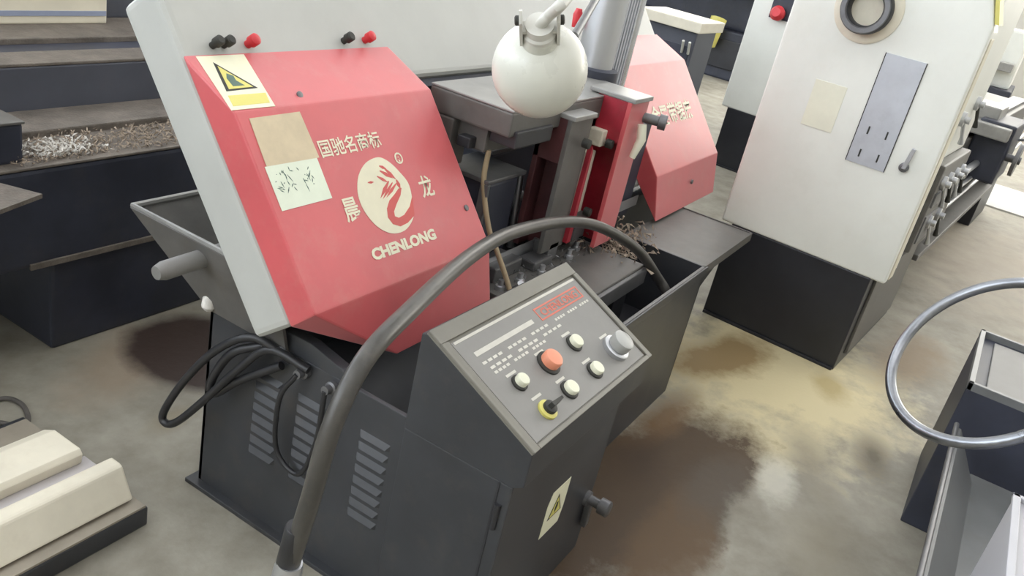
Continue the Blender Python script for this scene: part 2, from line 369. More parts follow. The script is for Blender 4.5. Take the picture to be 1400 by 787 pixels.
# push buttons
def button(x, e, r, m, h=.020, label=None):
    p = pp(x, e, H0); n = PN
    bz = cyl('button_bezel', p, n, [(0, r*1.22), (.004, r*1.22), (.006, r*1.05)], 'inkb', ctl, 24)
    cyl('push_button', p, n, [(.003, r*.92), (h*.8, r*.95), (h*.95, r*.85), (h, r*.6)], m, ctl, 28, label=label)
button(1.377, .180, .0155, 'butw', .020, 'ivory push button')
button(1.498, .180, .024, 'buto', .026, 'orange red emergency stop button')
button(1.622, .176, .0175, 'butw', .018, 'ivory push button')
button(1.489, .251, .018, 'butw', .018, 'ivory push button'); button(1.611, .251, .0175, 'butw', .018, 'ivory push button')
p = pp(1.387, .256, H0); cyl('selector_collar', p, PN, [(0, .022), (.006, .022), (.008, .019)], 'yellow', ctl, 28)
cyl('selector_core', p, PN, [(.006, .015), (.016, .015), (.018, .012)], 'inkb', ctl, 24)
prism('selector_switch', [pp(1.387+a, .256+b_, H0+.010) for a, b_ in ((-.010, -.006), (.034, -.004), (.034, .004), (-.010, .006))], [pp(1.387+a, .256+b_, H0+.030) for a, b_ in ((-.009, -.005), (.032, -.003), (.032, .003), (-.009, .005))], 'inkb', ctl, .001)
p = pp(1.735, .240, H0); cyl('dial_collar', p, PN, [(0, .034), (.010, .034), (.013, .030)], 'steel', ctl, 32)
cyl('speed_knob', p, PN, [(.013, .024), (.017, .027), (.038, .0265), (.041, .022)], 'knobg', ctl, 32)
for x, e in ((1.377, .155), (1.498, .150), (1.622, .148), (1.49, .223), (1.612, .223), (1.735, .200), (1.39, .222)):
    pbox('panel_marking', x-.018, x+.018, e-.003, e+.003, H0, H0+.0005, 'print', ctl, 0)
# door seam, hinge, warning sticker and door knob of the box
boxes('door_seam', [((1.2665, .552, .02), (1.2682, .557, .478)), ((1.2665, .557, .02), (1.2682, .785, .023))], 'charin', ctl, 0)
for zz in (.40, .12): cyl('door_hinge', (1.266, .545, zz-.03), (0, 0, 1), [(0, .007), (.06, .007)], 'charin', ctl, 12)
def fr(u, v, h): return Vector((1.535+u, .5238-h, .275+v))
poly('warning_sticker', [(-.048, -.062), (.042, -.062), (.050, -.02), (.050, .062), (-.035, .062), (-.048, .03)], fr, .001, 'yelpale', ctl)
poly('sticker_triangle', [(-.030, -.020), (.036, -.020), (.003, .040)], lambda u, v, h: fr(u, v, h+.001), .0006, 'inkb', ctl)
poly('sticker_triangle', [(-.023, -.016), (.029, -.016), (.003, .032)], lambda u, v, h: fr(u, v, h+.0016), .0004, 'yellow', ctl)
poly('sticker_bolt', [(-.001, .018), (.007, .018), (.003, .004), (.009, .004), (.000, -.012), (.002, 0), (-.004, 0)], lambda u, v, h: fr(u, v, h+.002), .0004, 'inkb', ctl)
cyl('door_knob', (1.745, .526, .185), (0, -1, 0), [(0, .020), (.012, .020), (.013, .013), (.040, .013), (.042, .021), (.066, .021), (.069, .017)], 'steeld', ctl, 24)
prism('lock_handle', [(1.738, .522, .18), (1.760, .522, .18), (1.766, .522, .10), (1.748, .522, .095)], [(1.738, .505, .18), (1.760, .505, .18), (1.766, .505, .10), (1.748, .505, .095)], 'steeld', ctl, .003)

# tilted bow ---------------------------------------------------------
TA = math.radians(51.7); BO = Vector((0, 1.058, .614)); TS = Vector((0, math.cos(TA), math.sin(TA))); TN = Vector((0, -math.sin(TA), math.cos(TA)))
def T(p): return Vector((p[0], 0, 0)) + BO + TS*p[1] + TN*p[2]
ST = .735
out_ = [(1.20, 0), (1.86, 0), (1.86, .492), (3.00, .492), (3.00, 0), (3.69, 0), (3.69, ST), (1.20, ST)]
prism('bow_frame', [T((x, s, -.12)) for x, s in out_], [T((x, s, 0)) for x, s in out_], 'bow', SAW, .018, 3)
box('bow_seal', (1.86, .470, -.11), (3.0, .492, -.02), 'navy', SAW, 0, T=T)
def cover(x0, x1, cutl, cutr):
    P = [T((0, .58, .001)), T((0, .43, .08)), T((0, .006, .08)), Vector((0, .957, .505)), T((0, .0, .001))]
    L = [p + Vector((x0 + (cutl if i == 3 else 0), 0, 0)) for i, p in enumerate(P)]; Rr = [p + Vector((x1 - (cutr if i == 3 else 0), 0, 0)) for i, p in enumerate(P)]
    bm = bmesh.new(); a = [bm.verts.new(p) for p in L]; b = [bm.verts.new(p) for p in Rr]
    for i in range(5): bm.faces.new((a[i], a[(i+1)%5], b[(i+1)%5], b[i]))
    for q in (a, b): bm.faces.new((q[0], q[1], q[2])); bm.faces.new((q[0], q[2], q[4])); bm.faces.new((q[4], q[2], q[3]))
    bev(bm, .004); return link('wheel_cover', bm, 'red', SAW)
cvl = cover(1.198, 1.846, .25, .0); cvr = cover(3.0, 3.70, 0, .03)
for x, m, r in ((1.282, 'inkb', .011), (1.311, 'inkb', .011), (1.378, 'redk', .013), (1.685, 'inkb', .012), (1.764, 'redk', .013), (3.08, 'inkb', .011), (3.4, 'redk', .013)):
    cyl('cover_latch', T((x, .598, 0)), TN, [(0, r*.7), (.012, r*.7), (.014, r), (.030, r), (.033, r*.7)], m, SAW, 16)
# print and papers on the left cover
def main(cx, cs): return lambda u, v, h: T((cx+u, cs+v, .0803+h))
OVAL = [(0.063,-0.059),(0.080,-0.020),(0.087,0.017),(0.071,0.049),(0.048,0.077),(0.018,0.092),(-0.027,0.086),(-0.065,0.063),(-0.087,0.032),(-0.094,0.002),(-0.087,-0.031),(-0.068,-0.061),(-0.038,-0.081),(-0.004,-0.087),(0.029,-0.081)]
SCUT = [(0.0655,-0.059),(0.033,-0.071),(0.004,-0.074),(-0.018,-0.064),(-0.026,-0.046),(-0.018,-0.026),(0.0,-0.01),(0.026,0.001),(0.045,0.011),(0.057,0.011),(0.044,-0.005),(0.018,-0.023),(0.001,-0.037),(-0.002,-0.048),(0.009,-0.054),(0.031,-0.051),(0.061,-0.036),(0.0835,-0.014)]
def smooth_ring(P, n=5):
    P = [Vector((*p, 0)) for p in P]; m = len(P); o = []
    for i in range(m):
        a_, b_, c_, d_ = P[i-1], P[i], P[(i+1)%m], P[(i+2)%m]
        for k in range(n):
            t = k/n; q = .5*((2*b_)+(c_-a_)*t+(2*a_-5*b_+4*c_-d_)*t*t+(3*b_-a_-3*c_+d_)*t**3); o.append((q.x, q.y))
    return o
poly('printed_emblem', smooth_ring(OVAL), main(1.535, .195), .0008, 'logo', cvl)
poly('emblem_swirl', SCUT, lambda u, v, h: main(1.535, .195)(u, v, h+.0008), .0005, 'logor', cvl)
def stroke(a, b_, w): 
    a, b_ = Vector((*a, 0)), Vector((*b_, 0)); d = (b_-a).normalized(); n = Vector((-d.y, d.x, 0))*w
    return [(a+n*.3)[:2], (a-n*.3)[:2], ((a+b_)/2-n)[:2], b_[:2], ((a+b_)/2+n)[:2]]
for a, b_, wd in (((.006,.061),(.041,.037),.005), ((.024,.064),(.05,.032),.005), ((.022,.033),(-.026,0),.005), ((.033,.028),(-.019,-.003),.004), ((.045,.024),(-.006,-.002),.004), ((-.047,.041),(-.027,.039),.003), ((.05,.032),(.052,.008),.006), ((-.01,.05),(.02,.03),.004), ((.01,.072),(.03,.062),.004)):
    poly('emblem_stroke', stroke(a, b_, wd), lambda u, v, h: main(1.535, .195)(u, v, h+.0008), .0005, 'logor', cvl)
text('cover_lettering', '国驰名商标', .042, main(1.482, .329), 'logo', cvl, .0008, .200, .0006)
text('cover_lettering', '晨', .058, main(1.407, .188), 'logo', cvl, .0008, .050, .0009)
text('cover_lettering', '龙', .058, main(1.682, .195), 'logo', cvl, .0008, .050, .0009)
text('cover_lettering', 'CHENLONG', .034, main(1.532, .080), 'logo', cvl, .0008, .235, .0018)
text('cover_lettering', '®', .036, main(1.622, .275), 'logo', cvl, .0008, None, .001)
poly('paper_note', [(-.074, -.051), (.075, -.053), (.070, .050), (-.070, .049)], main(1.297, .365), .0012, 'beige', cvl, label='blank tan paper')
poly('paper_note', [(-.074, -.046), (.072, -.045), (.073, .048), (-.074, .047)], main(1.292, .267), .0010, 'paper', cvl, label='pale green paper with handwriting')
rs = random.Random(3)
for gx in (-.055, -.040, -.022, .018, .036):
    for k in range(7):
        a = (gx+rs.uniform(-.009, .009), .012+rs.uniform(-.018, .020)); b_ = (a[0]+rs.uniform(-.012, .012), a[1]+rs.uniform(-.018, .008))
        poly('handwriting', stroke(a, b_, .0012), lambda u, v, h: main(1.292, .267)(u, v, h+.001), .0004, 'ink', cvl)
C0, C1 = T((0, .43, .08)), T((0, .58, .001)); CE = (C1-C0); CL = CE.length; CE.normalize(); CN = Vector((0, -CE.z, CE.y)); CN = CN if CN.z > 0 else -CN
def cham(cx, ce): return lambda u, v, h: Vector((cx+u, 0, 0)) + C0 + CE*(ce+v) + CN*(h+.0004)
sk2 = cham(1.262, .085)
poly('hazard_sticker', [(-.068, -.080), (.046, -.082), (.090, .078), (-.036, .078)], sk2, .0010, 'yelpale', cvl)
poly('sticker_triangle', [(-.040, -.028), (.044, -.026), (-.008, .058)], lambda u, v, h: sk2(u, v, h+.001), .0005, 'inkb', cvl)
poly('sticker_triangle', [(-.030, -.023), (.034, -.022), (-.006, .046)], lambda u, v, h: sk2(u, v, h+.0015), .0005, 'yellow', cvl)
poly('sticker_figure', [(-.014, -.016), (.016, -.016), (.006, 0), (.010, .014), (-.002, .022), (-.012, .008)], lambda u, v, h: sk2(u, v, h+.002), .0004, 'ink', cvl)
poly('sticker_strip', [(-.056, -.070), (.040, -.071), (.052, -.042), (-.046, -.040)], lambda u, v, h: sk2(u, v, h+.001), .0005, 'yellow', cvl)
for x, s in ((1.806, .115), (1.40, .455)): cyl('cover_bolt', T((x, s, .08 if s < .43 else .067)), TN, [(0, .008), (.003, .008), (.004, .005)], 'steeld', cvl, 12)
text('cover_lettering', '金属带锯床', .085, main(3.36, .222), 'logo', cvr, .0008, .43, .0022)
cyl('cover_bolt', (3.36, .975, .60), (0, -1, 0), [(0, .009), (.006, .009), (.007, .006)], 'steeld', cvr, 12)

# guide beam, guide arms, columns -------------------------------------
boxes('guide_beam', [((1.90, 1.04, .935), (2.66, 1.30, 1.0)), ((1.93, 1.12, .865), (2.60, 1.30, .935)), ((1.90, 1.21, .80), (1.98, 1.33, .935))], 'cast', SAW, .006)
box('beam_lit_top', (1.90, 1.04, 1.0), (2.66, 1.30, 1.006), 'casttop', SAW, .002)  # lighter grey than the casting, standing for light on the beam's top
boxes('beam_clamp', [((1.925, 1.03, .905), (2.12, 1.11, .950)), ((1.90, 1.15, .87), (1.955, 1.19, .90))], 'charin', SAW, .004)
def arm(x0, x1, y0, y1, z0, z1, body_m, front_m, side_m):
    boxes('guide_arm', [((x0, y1-.018, z0), (x1, y1, z1)), ((x0, y0+.014, z1-.13), (x1, y1, z1)), ((x0+.06, y0+.014, z0), (x1, y1, z1-.13))], side_m, SAW, .003)
    box('arm_face', (x0-.003, y0, z0), (x1+.003, y0+.014, z1), front_m, SAW, .002)
    box('arm_cap', (x0-.004, y0-.01, z1), (x1+.004, y1+.03, z1+.014), 'casttop', SAW, .003)
arm(2.17, 2.30, 1.00, 1.10, .56, .965, 'char', 'cast', 'maroon')
prism('arm_stripe', [(2.30, .985, .57), (2.325, .985, .57), (2.325, .985, .86), (2.312, .985, .88)], [(2.30, 1.0, .57), (2.325, 1.0, .57), (2.325, 1.0, .86), (2.312, 1.0, .88)], 'redd', SAW, .001)
arm(2.43, 2.56, .945, 1.06, .54, 1.010, 'redd', 'red', 'redd')  # side faces in darker red than the front, standing for shade
box('dark_gap_plate', (2.60, 1.07, .50), (2.99, 1.085, .86), 'navy', SAW, .003)  # dark plate added where only a shaded gap lies beside the cover
box('dark_gap_base', (BX1, 1.10, 0), (3.62, 1.36, .53), 'char', SAW, .006)  # dark body added to blacken the gap under the far cover
boxes('guide_block', [((2.40, 1.00, .86), (2.47, 1.05, .91)), ((2.375, 1.02, .62), (2.43, 1.07, .84))], 'creamy', SAW, .004)
box('blade_guide', (2.36, .995, .56), (2.44, 1.06, .64), 'steeld', SAW, .004); box('blade_guide', (2.22, 1.0, .52), (2.28, 1.06, .58), 'steeld', SAW, .004)
for k, (x, y, z) in enumerate(((2.42, .99, .875), (2.40, .995, .655), (2.24, .985, .90))): cyl('guide_screw', (x, y, z), (0, -1, 0), [(0, .014), (.02, .014), (.022, .009)], 'inkb', SAW, 12)
cyl('guide_screw', (2.555, .95, .955), (.3, -1, 0), [(0, .016), (.05, .016), (.052, .024), (.075, .024)], 'steeld', SAW, 14)
tube('coolant_nozzle', [(2.50, .925, .945), (2.50, .915, .90), (2.49, .925, .84)], [.014, .015, .010], 'butw', SAW, 12)
box('blade', (1.84, 1.055, .535), (3.02, 1.057, .575), 'steel', SAW, 0)
cyl('column', (2.70, 1.22, .26), (0, 0, 1), [(0, .062), (1.7, .062)], 'steel', SAW, 32)
boxes('column_shield', [((2.745, 1.185, .62), (2.86, 1.195, 1.95))] + [((2.755+.022*k, 1.175, .62), (2.765+.022*k, 1.187, 1.95)) for k in range(5)], 'plate', SAW, .001)
cyl('lift_rod', (2.885, 1.19, .50), (0, 0, 1), [(0, .018), (1.45, .018)], 'chrome', SAW, 20)
boxes('column_cap', [((2.60, 1.12, 1.94), (2.95, 1.32, 1.99))], 'char', SAW, .004)
cyl('column_collar', (2.70, 1.22, .98), (0, 0, 1), [(0, .085), (.05, .085), (.055, .07)], 'navy', SAW, 28)
cyl('limit_knob', (2.66, 1.30, 1.14), (0, 0, 1), [(0, .012), (.04, .016), (.06, .010)], 'redk', SAW, 14)

# vise and table ------------------------------------------------------
box('vise_table', (1.90, .80, .49), (2.53, 1.12, .515), 'cast', SAW, .004)
for x in (1.95, 2.40): box('table_support', (x, .82, .26), (x+.1, 1.10, .49), 'charin', SAW, .003)
box('table_edge', (1.90, .785, .455), (2.53, .80, .508), 'steeld', SAW, .003)
boxes('vise_jaw', [((1.96, 1.10, .51), (2.12, 1.26, .78)), ((2.12, 1.14, .51), (2.16, 1.24, .66))], 'navy', SAW, .01)
boxes('jaw_rim', [((1.945, 1.095, .78), (2.15, 1.27, .792)), ((1.945, 1.095, .60), (1.96, 1.12, .78))], 'steeld', SAW, .003)
boxes('vise_jaw', [((2.15, 1.22, .52), (2.42, 1.34, .80))], 'navy', SAW, .01)
box('jaw_rim', (2.14, 1.21, .80), (2.44, 1.35, .812), 'steeld', SAW, .003)
cyl('vise_screw', (1.95, 1.18, .66), (1, .0, 0), [(0, .03), (.02, .045), (.05, .045), (.055, .02), (.35, .02)], 'steeld', SAW, 20)
tube('vise_strut', [(2.20, 1.12, .53), (2.20, 1.14, .76)], .012, 'steel', SAW, 10)
boxes('vise_slide', [((1.95, 1.02, .515), (2.10, 1.10, .56)), ((2.13, .99, .515), (2.24, 1.05, .545)), ((2.28, 1.05, .515), (2.46, 1.10, .56))], 'steeld', SAW, .006)
for x, y in ((1.94, .99), (2.03, .98), (2.14, .97), (2.33, .98), (2.42, 1.0)):
    cyl('vise_bolt', (x, y, .515), (0, 0, 1), [(0, .014), (.012, .014), (.014, .008), (.03, .008)], 'steel', SAW, 10)
tube('spray_hose', spline([(1.95, 1.118, .872), (1.95, 1.113, .781), (1.95, 1.07, .669), (1.95, 1.026, .609), (1.95, .971, .532), (1.95, .93, .46), (1.95, .92, .30)]), .0075, 'hosec', SAW, 10)
cyl('hose_fitting', (1.98, .955, .50), (-.2, -.3, 1), [(0, .010), (.03, .010), (.032, .013), (.045, .013)], 'steel', SAW, 12)
# cable loop hanging at the cabinet end
tube('cable_loop', spline([(1.262, 1.10, .49), (1.235, 1.19, .515), (1.215, 1.275, .452), (1.205, 1.36, .332), (1.20, 1.418, .215), (1.20, 1.405, .190), (1.205, 1.37, .215), (1.21, 1.30, .305), (1.225, 1.22, .42), (1.245, 1.15, .50), (1.262, 1.05, .49)]), .0095, 'rubber', SAW, 12)
tube('cable_loop', spline([(1.25, 1.17, .50), (1.225, 1.24, .455), (1.22, 1.29, .36), (1.225, 1.28, .33), (1.235, 1.22, .39), (1.255, 1.12, .47)]), .010, 'rubber', SAW, 12)
tube('cable_clip', [(1.262, 1.17, .490), (1.258, 1.13, .505), (1.262, 1.09, .495)], .007, 'steel', SAW, 10)
for yy in (1.065, .985): cyl('cable_gland', (BX0, yy, .475), (-1, 0, .1), [(0, .015), (.012, .015), (.014, .010), (.03, .010)], 'steeld', SAW, 14)
tube('cable_loop', spline([(1.245, 1.065, .478), (1.238, 1.10, .40), (1.248, 1.10, .26), (1.25, 1.03, .23), (1.245, .99, .34), (1.245, .985, .476)]), .006, 'rubber', SAW, 10)
cyl('rag', (1.262, 1.36, .50), (0, 0, 1), [(0, .010), (.01, .018), (.03, .016), (.04, .006)], 'gritw', SAW, 9)
# chips lying under the saw arms
def chips(name, n, fn, smin, smax, m, parent=None, seed=1):
    R = random.Random(seed); bm = bmesh.new()
    for i in range(n):
        p = Vector(fn(R)); s = R.uniform(smin, smax); d = Vector((R.uniform(-1, 1), R.uniform(-1, 1), R.uniform(-.3, .8))).normalized()*s; e = d.orthogonal().normalized()*s*R.uniform(.2, .5); u = d.cross(e).normalized()*s*.25
        vs = [bm.verts.new(p+a) for a in (-d-e, d-e*.4, d*.6+e, u*1.5)]
        for f in ((0,1,2), (0,1,3), (1,2,3), (2,0,3)): bm.faces.new([vs[k] for k in f])
    o = link(name, bm, m, parent); o['kind'] = 'stuff'; return o
chips('chips', 420, lambda R: (R.gauss(2.60, .07), R.gauss(.93, .05), .50+abs(R.gauss(0, .035))), .005, .018, 'grit', SAW, 5)
chips('chips', 250, lambda R: (R.uniform(1.95, 2.5), R.uniform(.95, 1.12), .517+abs(R.gauss(0, .006))), .004, .010, 'steeld', SAW, 6)

# ================================================================== CONDUIT over the saw
CON = thing('flexible_conduit', (.86, .70, 0), 'thick grey black flexible conduit arching over the control box into the chip pit', 'conduit')
hose = spline([(2.62, .70, .30), (2.6, .717, .414), (2.58, .764, .473), (2.45, .815, .584), (2.25, .874, .679), (2.0, .881, .745), (1.68, .858, .794), (1.4, .799, .824), (1.1, .718, .833), (.95, .683, .813), (.88, .673, .729), (.86, .678, .598), (.86, .700, .455)], 10)
tube('hose', hose, .0162, 'conduit', CON, 18)
cyl('hose_sleeve', (.86, .695, .53), (0, .12, -1), [(0, .0185), (.002, .020), (.085, .020), (.087, .0185)], 'rubber', CON, 20)
cyl('hose_fitting', (.86, .7015, .452), (0, .12, -1), [(0, .021), (.015, .024), (.05, .024), (.052, .019), (.08, .019)], 'steel', CON, 20)
tube('standpipe', [(.86, .709, .39), (.86, .712, .30), (.86, .712, 0)], .017, 'steeld', CON, 16)
cyl('floor_flange', (.86, .712, 0), (0, 0, 1), [(0, .05), (.010, .05), (.012, .03), (.03, .024)], 'steeld', CON, 24)

# ================================================================== WORK LAMP
LC = Vector((1.483, .777, 1.207)); LAX = Vector((-0.675, -0.203, 0.709)).normalized(); LR = .091
LAMP = thing('work_lamp', (2.66, 1.165, 1.0), 'white ball shaped work lamp on a thin jointed rod clamped to the steel column', 'lamp')
prof = [(LR*1.16, .022), (LR*1.12, .030), (LR*.93, .033)]
for k in range(6, 36):
    th = math.radians(20 + (128-20)*(k-5)/30); prof.append((LR*math.cos(th), LR*math.sin(th)))
prof += [(-LR*.62, LR*.76), (-LR*.60, LR*.74)]
for k in range(30):
    th = math.radians(126 - 100*k/29); prof.append((LR*.96*math.cos(th), LR*.96*math.sin(th)))
bm = bmesh.new(); add_lathe(bm, LC, LAX, prof, 48, True); link('lamp_shade', bm, 'white', LAMP, smooth=True)
bm = bmesh.new(); add_lathe(bm, LC, LAX, [(.06, .012), (.03, .013), (.02, .020), (-.005, .028), (-.03, .022), (-.042, .006)], 24); link('bulb', bm, 'butw', LAMP, smooth=True)
cyl('lamp_socket', LC + LAX*.08, LAX, [(0, .030), (.030, .030), (.034, .026), (.05, .026)], 'lampg', LAMP, 28)
side = Vector((.513, -.833, .208)); side = (side - LAX*side.dot(LAX)).normalized(); fwd_ = LAX.cross(side)
def lp(a, b_, c_): return LC + side*a + fwd_*b_ + LAX*c_
for sg in (-1, 1):
    prism('yoke_ear', [lp(sg*.030, b_, c_) for b_, c_ in ((-.016, .09), (.016, .09), (.016, .15), (0, .165), (-.016, .15))], [lp(sg*.036, b_, c_) for b_, c_ in ((-.016, .09), (.016, .09), (.016, .15), (0, .165), (-.016, .15))], 'lampg', LAMP, .001)
    cyl('yoke_screw', lp(sg*.036, 0, .140), side*sg, [(0, .009), (.006, .009), (.008, .006)], 'inkb', LAMP, 14)
prism('yoke_plate', [lp(a, b_, .118) for a, b_ in ((-.03, -.012), (.03, -.012), (.03, .012), (-.03, .012))], [lp(a, b_, .124) for a, b_ in ((-.03, -.012), (.03, -.012), (.03, .012), (-.03, .012))], 'lampg', LAMP, 0)
RA, RB = Vector((1.56, .76, 1.272)), Vector((2.66, 1.155, 1.515)); RM = RA.lerp(RB, .45)
tube('lamp_rod', [RA, RB], .0085, 'steeld', LAMP, 14)
ap = spline([lp(.0, 0, .125), lp(.015, 0, .15), lp(.05, .01, .19), RM + Vector((-.10, -.01, .05)), RM], 8)
tube('lamp_arm', ap, .010, 'lampg', LAMP, 14)
cyl('elbow_joint', RM - side*.02, side, [(0, .018), (.04, .018)], 'lampg', LAMP, 18)
cyl('column_clamp', (2.70, 1.22, 1.49), (0, 0, 1), [(0, .066), (.002, .074), (.05, .074), (.052, .066)], 'lampg', LAMP, 32)

# ================================================================== LATHES
LU, LV = Vector((-.0752, -.9972, 0)), Vector((.9972, -.0752, 0))
def make_lathe(org, label, full=True):
    org = Vector(org); L = lambda p: org + LU*p[0] + LV*p[1] + Vector((0, 0, p[2]))
    R = thing('lathe', L((-.3, .3, 0)), label, 'lathe')
    box('pedestal', (-.604, .0, 0), (.0, .95, .425), 'black', R, .006, T=L)
    box('toe_rail', (-.60, -.012, 0), (-.005, .0, .012), 'black', R, .002, T=L)
    end = [(-.655, .422), (.053, .422), (.053, 1.42), (-.02, 1.60), (-.12, 1.68), (-.58, 1.68), (-.655, 1.60)]
    prism('end_cover', [L((u, 0, z)) for u, z in end], [L((u, .05, z)) for u, z in end], 'cream', R, .012, 3)
    hd = [(-.64, .422), (.040, .422), (.040, 1.40), (-.03, 1.58), (-.12, 1.66), (-.58, 1.66), (-.64, 1.58)]
    prism('headstock', [L((u, .05, z)) for u, z in hd], [L((u, .27, z)) for u, z in hd], 'cream', R, .008)
    return R, L
LAT, L = make_lathe((3.554, .217, 0), 'cream lathe headstock on black pedestal with spindle bore, beside the band saw')
sp = L((-.372, 0, 1.38))
cyl('spindle_flange', sp, -LV, [(0, .125), (.006, .125), (.010, .118)], 'creamy', LAT, 48)
bm = bmesh.new(); add_lathe(bm, sp, -LV, [(.0, .092), (.05, .092), (.055, .088), (.055, .066), (.050, .062), (.004, .060), (.004, .001)], 48, False); link('spindle_bore', bm, 'black', LAT, smooth=True)
bm = bmesh.new(); add_lathe(bm, sp, -LV, [(.056, .089), (.062, .086), (.062, .070), (.056, .066)], 48, False); link('spindle_nut', bm, 'steeld', LAT, smooth=True)
box('data_plate', (-.255, -.004, .833), (-.107, .001, 1.25), 'plate', LAT, .001, T=L)
for sg in (-.2565, -.1065): box('plate_edge', (sg-.0015, -.0045, .833), (sg+.0015, 0, 1.25), 'inkb', LAT, 0, T=L)
for u, z in ((-.215, .965), (-.145, .965), (-.215, .875), (-.145, .875)): box('plate_rivet', (u-.003, -.006, z-.015), (u+.003, -.003, z+.015), 'inkb', LAT, 0, T=L)
box('notice_plate', (-.47, -.002, .91), (-.345, .001, 1.09), 'notice', LAT, .001, T=L)
cyl('latch_boss', L((-.045, 0, .875)), -LV, [(0, .018), (.012, .018), (.014, .012)], 'steeld', LAT, 16)
prism('cover_latch', [L((u, -.010, z)) for u, z in ((-.052, .87), (-.036, .87), (-.026, .95), (-.040, .955))], [L((u, -.020, z)) for u, z in ((-.052, .87), (-.036, .87), (-.026, .95), (-.040, .955))], 'steel', LAT, .002)
box('door_jamb', (.040, .05, .43), (.056, .12, 1.38), 'creamy', LAT, .003, T=L)
prism('hazard_stripe', [L((.05, .0, 1.43)), L((.01, .0, 1.54)), L((.01, .1, 1.54)), L((.05, .1, 1.43))], [L((.065, .0, 1.43)), L((.02, .0, 1.55)), L((.02, .1, 1.55)), L((.065, .1, 1.43))], 'yellow', LAT, 0)
boxes('gearbox', [((-.55, .27, .50), (.06, .92, .88))], 'cast', LAT, .01, T=L)
boxes('headstock_casting', [((-.55, .27, .88), (.02, .92, 1.62))], 'cream', LAT, .012, T=L)
box('bed', (-.50, .92, .55), (-.02, 4.3, .86), 'cast', LAT, .008, T=L)
for u in (-.45, -.10): box('bed_way', (u-.05, .92, .86), (u+.05, 4.3, .885), 'steeld', LAT, .004, T=L)
box('tail_pedestal', (-.55, 3.5, 0), (.0, 4.2, .55), 'black', LAT, .006, T=L)
box('chip_pan', (-.60, .95, .30), (.03, 3.5, .33), 'cast', LAT, .004, T=L)
for z, r in ((.74, .018), (.66, .013), (.59, .011)): cyl('feed_rod', L((.045, .90, z)), LV, [(0, r), (3.2, r)], 'steel', LAT, 14)
boxes('apron', [((-.02, 1.52, .66), (.155, 1.98, .965))], 'navy', LAT, .012, T=L)
boxes('carriage', [((-.56, 1.45, .885), (.14, 2.05, .95)), ((-.45, 1.6, .95), (.05, 1.9, 1.02)), ((-.35, 1.62, 1.02), (-.1, 1.86, 1.10))], 'casttop', LAT, .008, T=L)
hw = L((.155, 1.62, .80)); cyl('apron_handwheel', hw, LU, [(0, .02), (.04, .02), (.04, .085), (.058, .085), (.058, .02), (.07, .02)], 'steeld', LAT, 28)
tube('apron_lever', [L((.16, 1.85, .87)), L((.24, 1.83, .90)), L((.31, 1.82, .885))], .008, 'steel', LAT, 10)
cyl('lever_grip', L((.27, 1.825, .895)), (LU*1 + Vector((0, 0, -.12))), [(0, .014), (.02, .020), (.06, .020), (.07, .012)], 'redk', LAT, 16)
for k, (v, z) in enumerate(((.36, .80), (.50, .80), (.66, .80), (.80, .80), (.42, .62), (.62, .62), (.45, 1.05), (.70, 1.10))):
    cyl('gear_knob', L((.06 if z < .9 else .02, v, z)), LU, [(0, .03), (.015, .03), (.018, .014), (.035, .014)], 'steel', LAT, 18)
    tube('gear_lever', [L((.07 if z < .9 else .03, v, z)), L((.085 if z < .9 else .045, v+.03, z-.07)), L((.088 if z < .9 else .05, v+.04, z-.10))], [.008, .007, .012], 'inkb' if k % 2 else 'steel', LAT, 10)
boxes('gear_quadrant', [((.055, .30, .70), (.068, .88, .76)), ((.055, .30, .54), (.066, .55, .66))], 'steeld', LAT, .003, T=L)
boxes('pedestal_door', [((-.001, .10, .05), (.012, .90, .41))], 'cast', LAT, .004, T=L)
LAT2, L2 = make_lathe((6.283 + .0752*-.655, 1.779 + .9972*-.655, 0), 'cream lathe end standing further back behind the first lathe')
box('cover_opening', (-.520, -.006, 1.085), (-.375, .004, 1.33), 'navy', LAT2, .003, T=L2)
cyl('cover_knob', L2((-.45, 0, 1.115)), -LV + Vector((0, 0, .2)), [(0, .02), (.02, .045), (.06, .05), (.09, .03)], 'redk', LAT2, 18)
box('headstock_casting', (-.60, .27, .45), (.02, 1.0, 1.6), 'cream', LAT2, .01, T=L2)
box('bed', (-.52, 1.0, .5), (-.04, 3.2, .86), 'cast', LAT2, .008, T=L2)
box('tail_pedestal', (-.55, 2.6, 0), (.0, 3.2, .5), 'black', LAT2, .006, T=L2)
for z in (1.10, 1.42): box('cover_hinge', (-.374, -.010, z-.03), (-.362, .0, z+.03), 'steeld', LAT2, .001, T=L2)

# ================================================================== MACHINE BED behind the saw
BED = thing('machine_bed', (3.0, 2.6, 0), 'long dark machine bed with worn rusty ways behind the band saw', 'machine bed')
box('pedestal', (1.37, 2.11, 0), (6.0, 3.2, .31), 'navy', BED, .01)
box('bed_casting', (-.6, 2.10, .29), (6.0, 3.2, .575), 'navy', BED, .012)
box('ledge_lip', (1.30, 2.092, .285), (5.9, 2.10, .303), 'rust', BED, .002)
box('chip_ledge', (-.6, 2.10, .575), (6.0, 2.30, .583), 'rust', BED, .003)
box('front_way', (-.6, 2.30, .575), (6.0, 2.475, .605), 'rust', BED, .006)
box('step_wall', (-.6, 2.475, .575), (6.0, 3.2, .735), 'slate', BED, .006)  # upper bed wall painted lighter than the casting to look lit
box('rear_way', (-.6, 2.475, .735), (6.0, 2.60, .745), 'rust', BED, .003)
box('way_groove', (-.6, 2.60, .735), (6.0, 2.70, .738), 'navy', BED, 0)
box('rear_way', (-.6, 2.70, .735), (6.0, 2.96, .757), 'rust', BED, .004)
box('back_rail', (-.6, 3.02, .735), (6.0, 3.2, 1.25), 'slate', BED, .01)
box('end_stop', (.90, 2.14, .583), (1.315, 2.36, .690), 'navy', BED, .008)
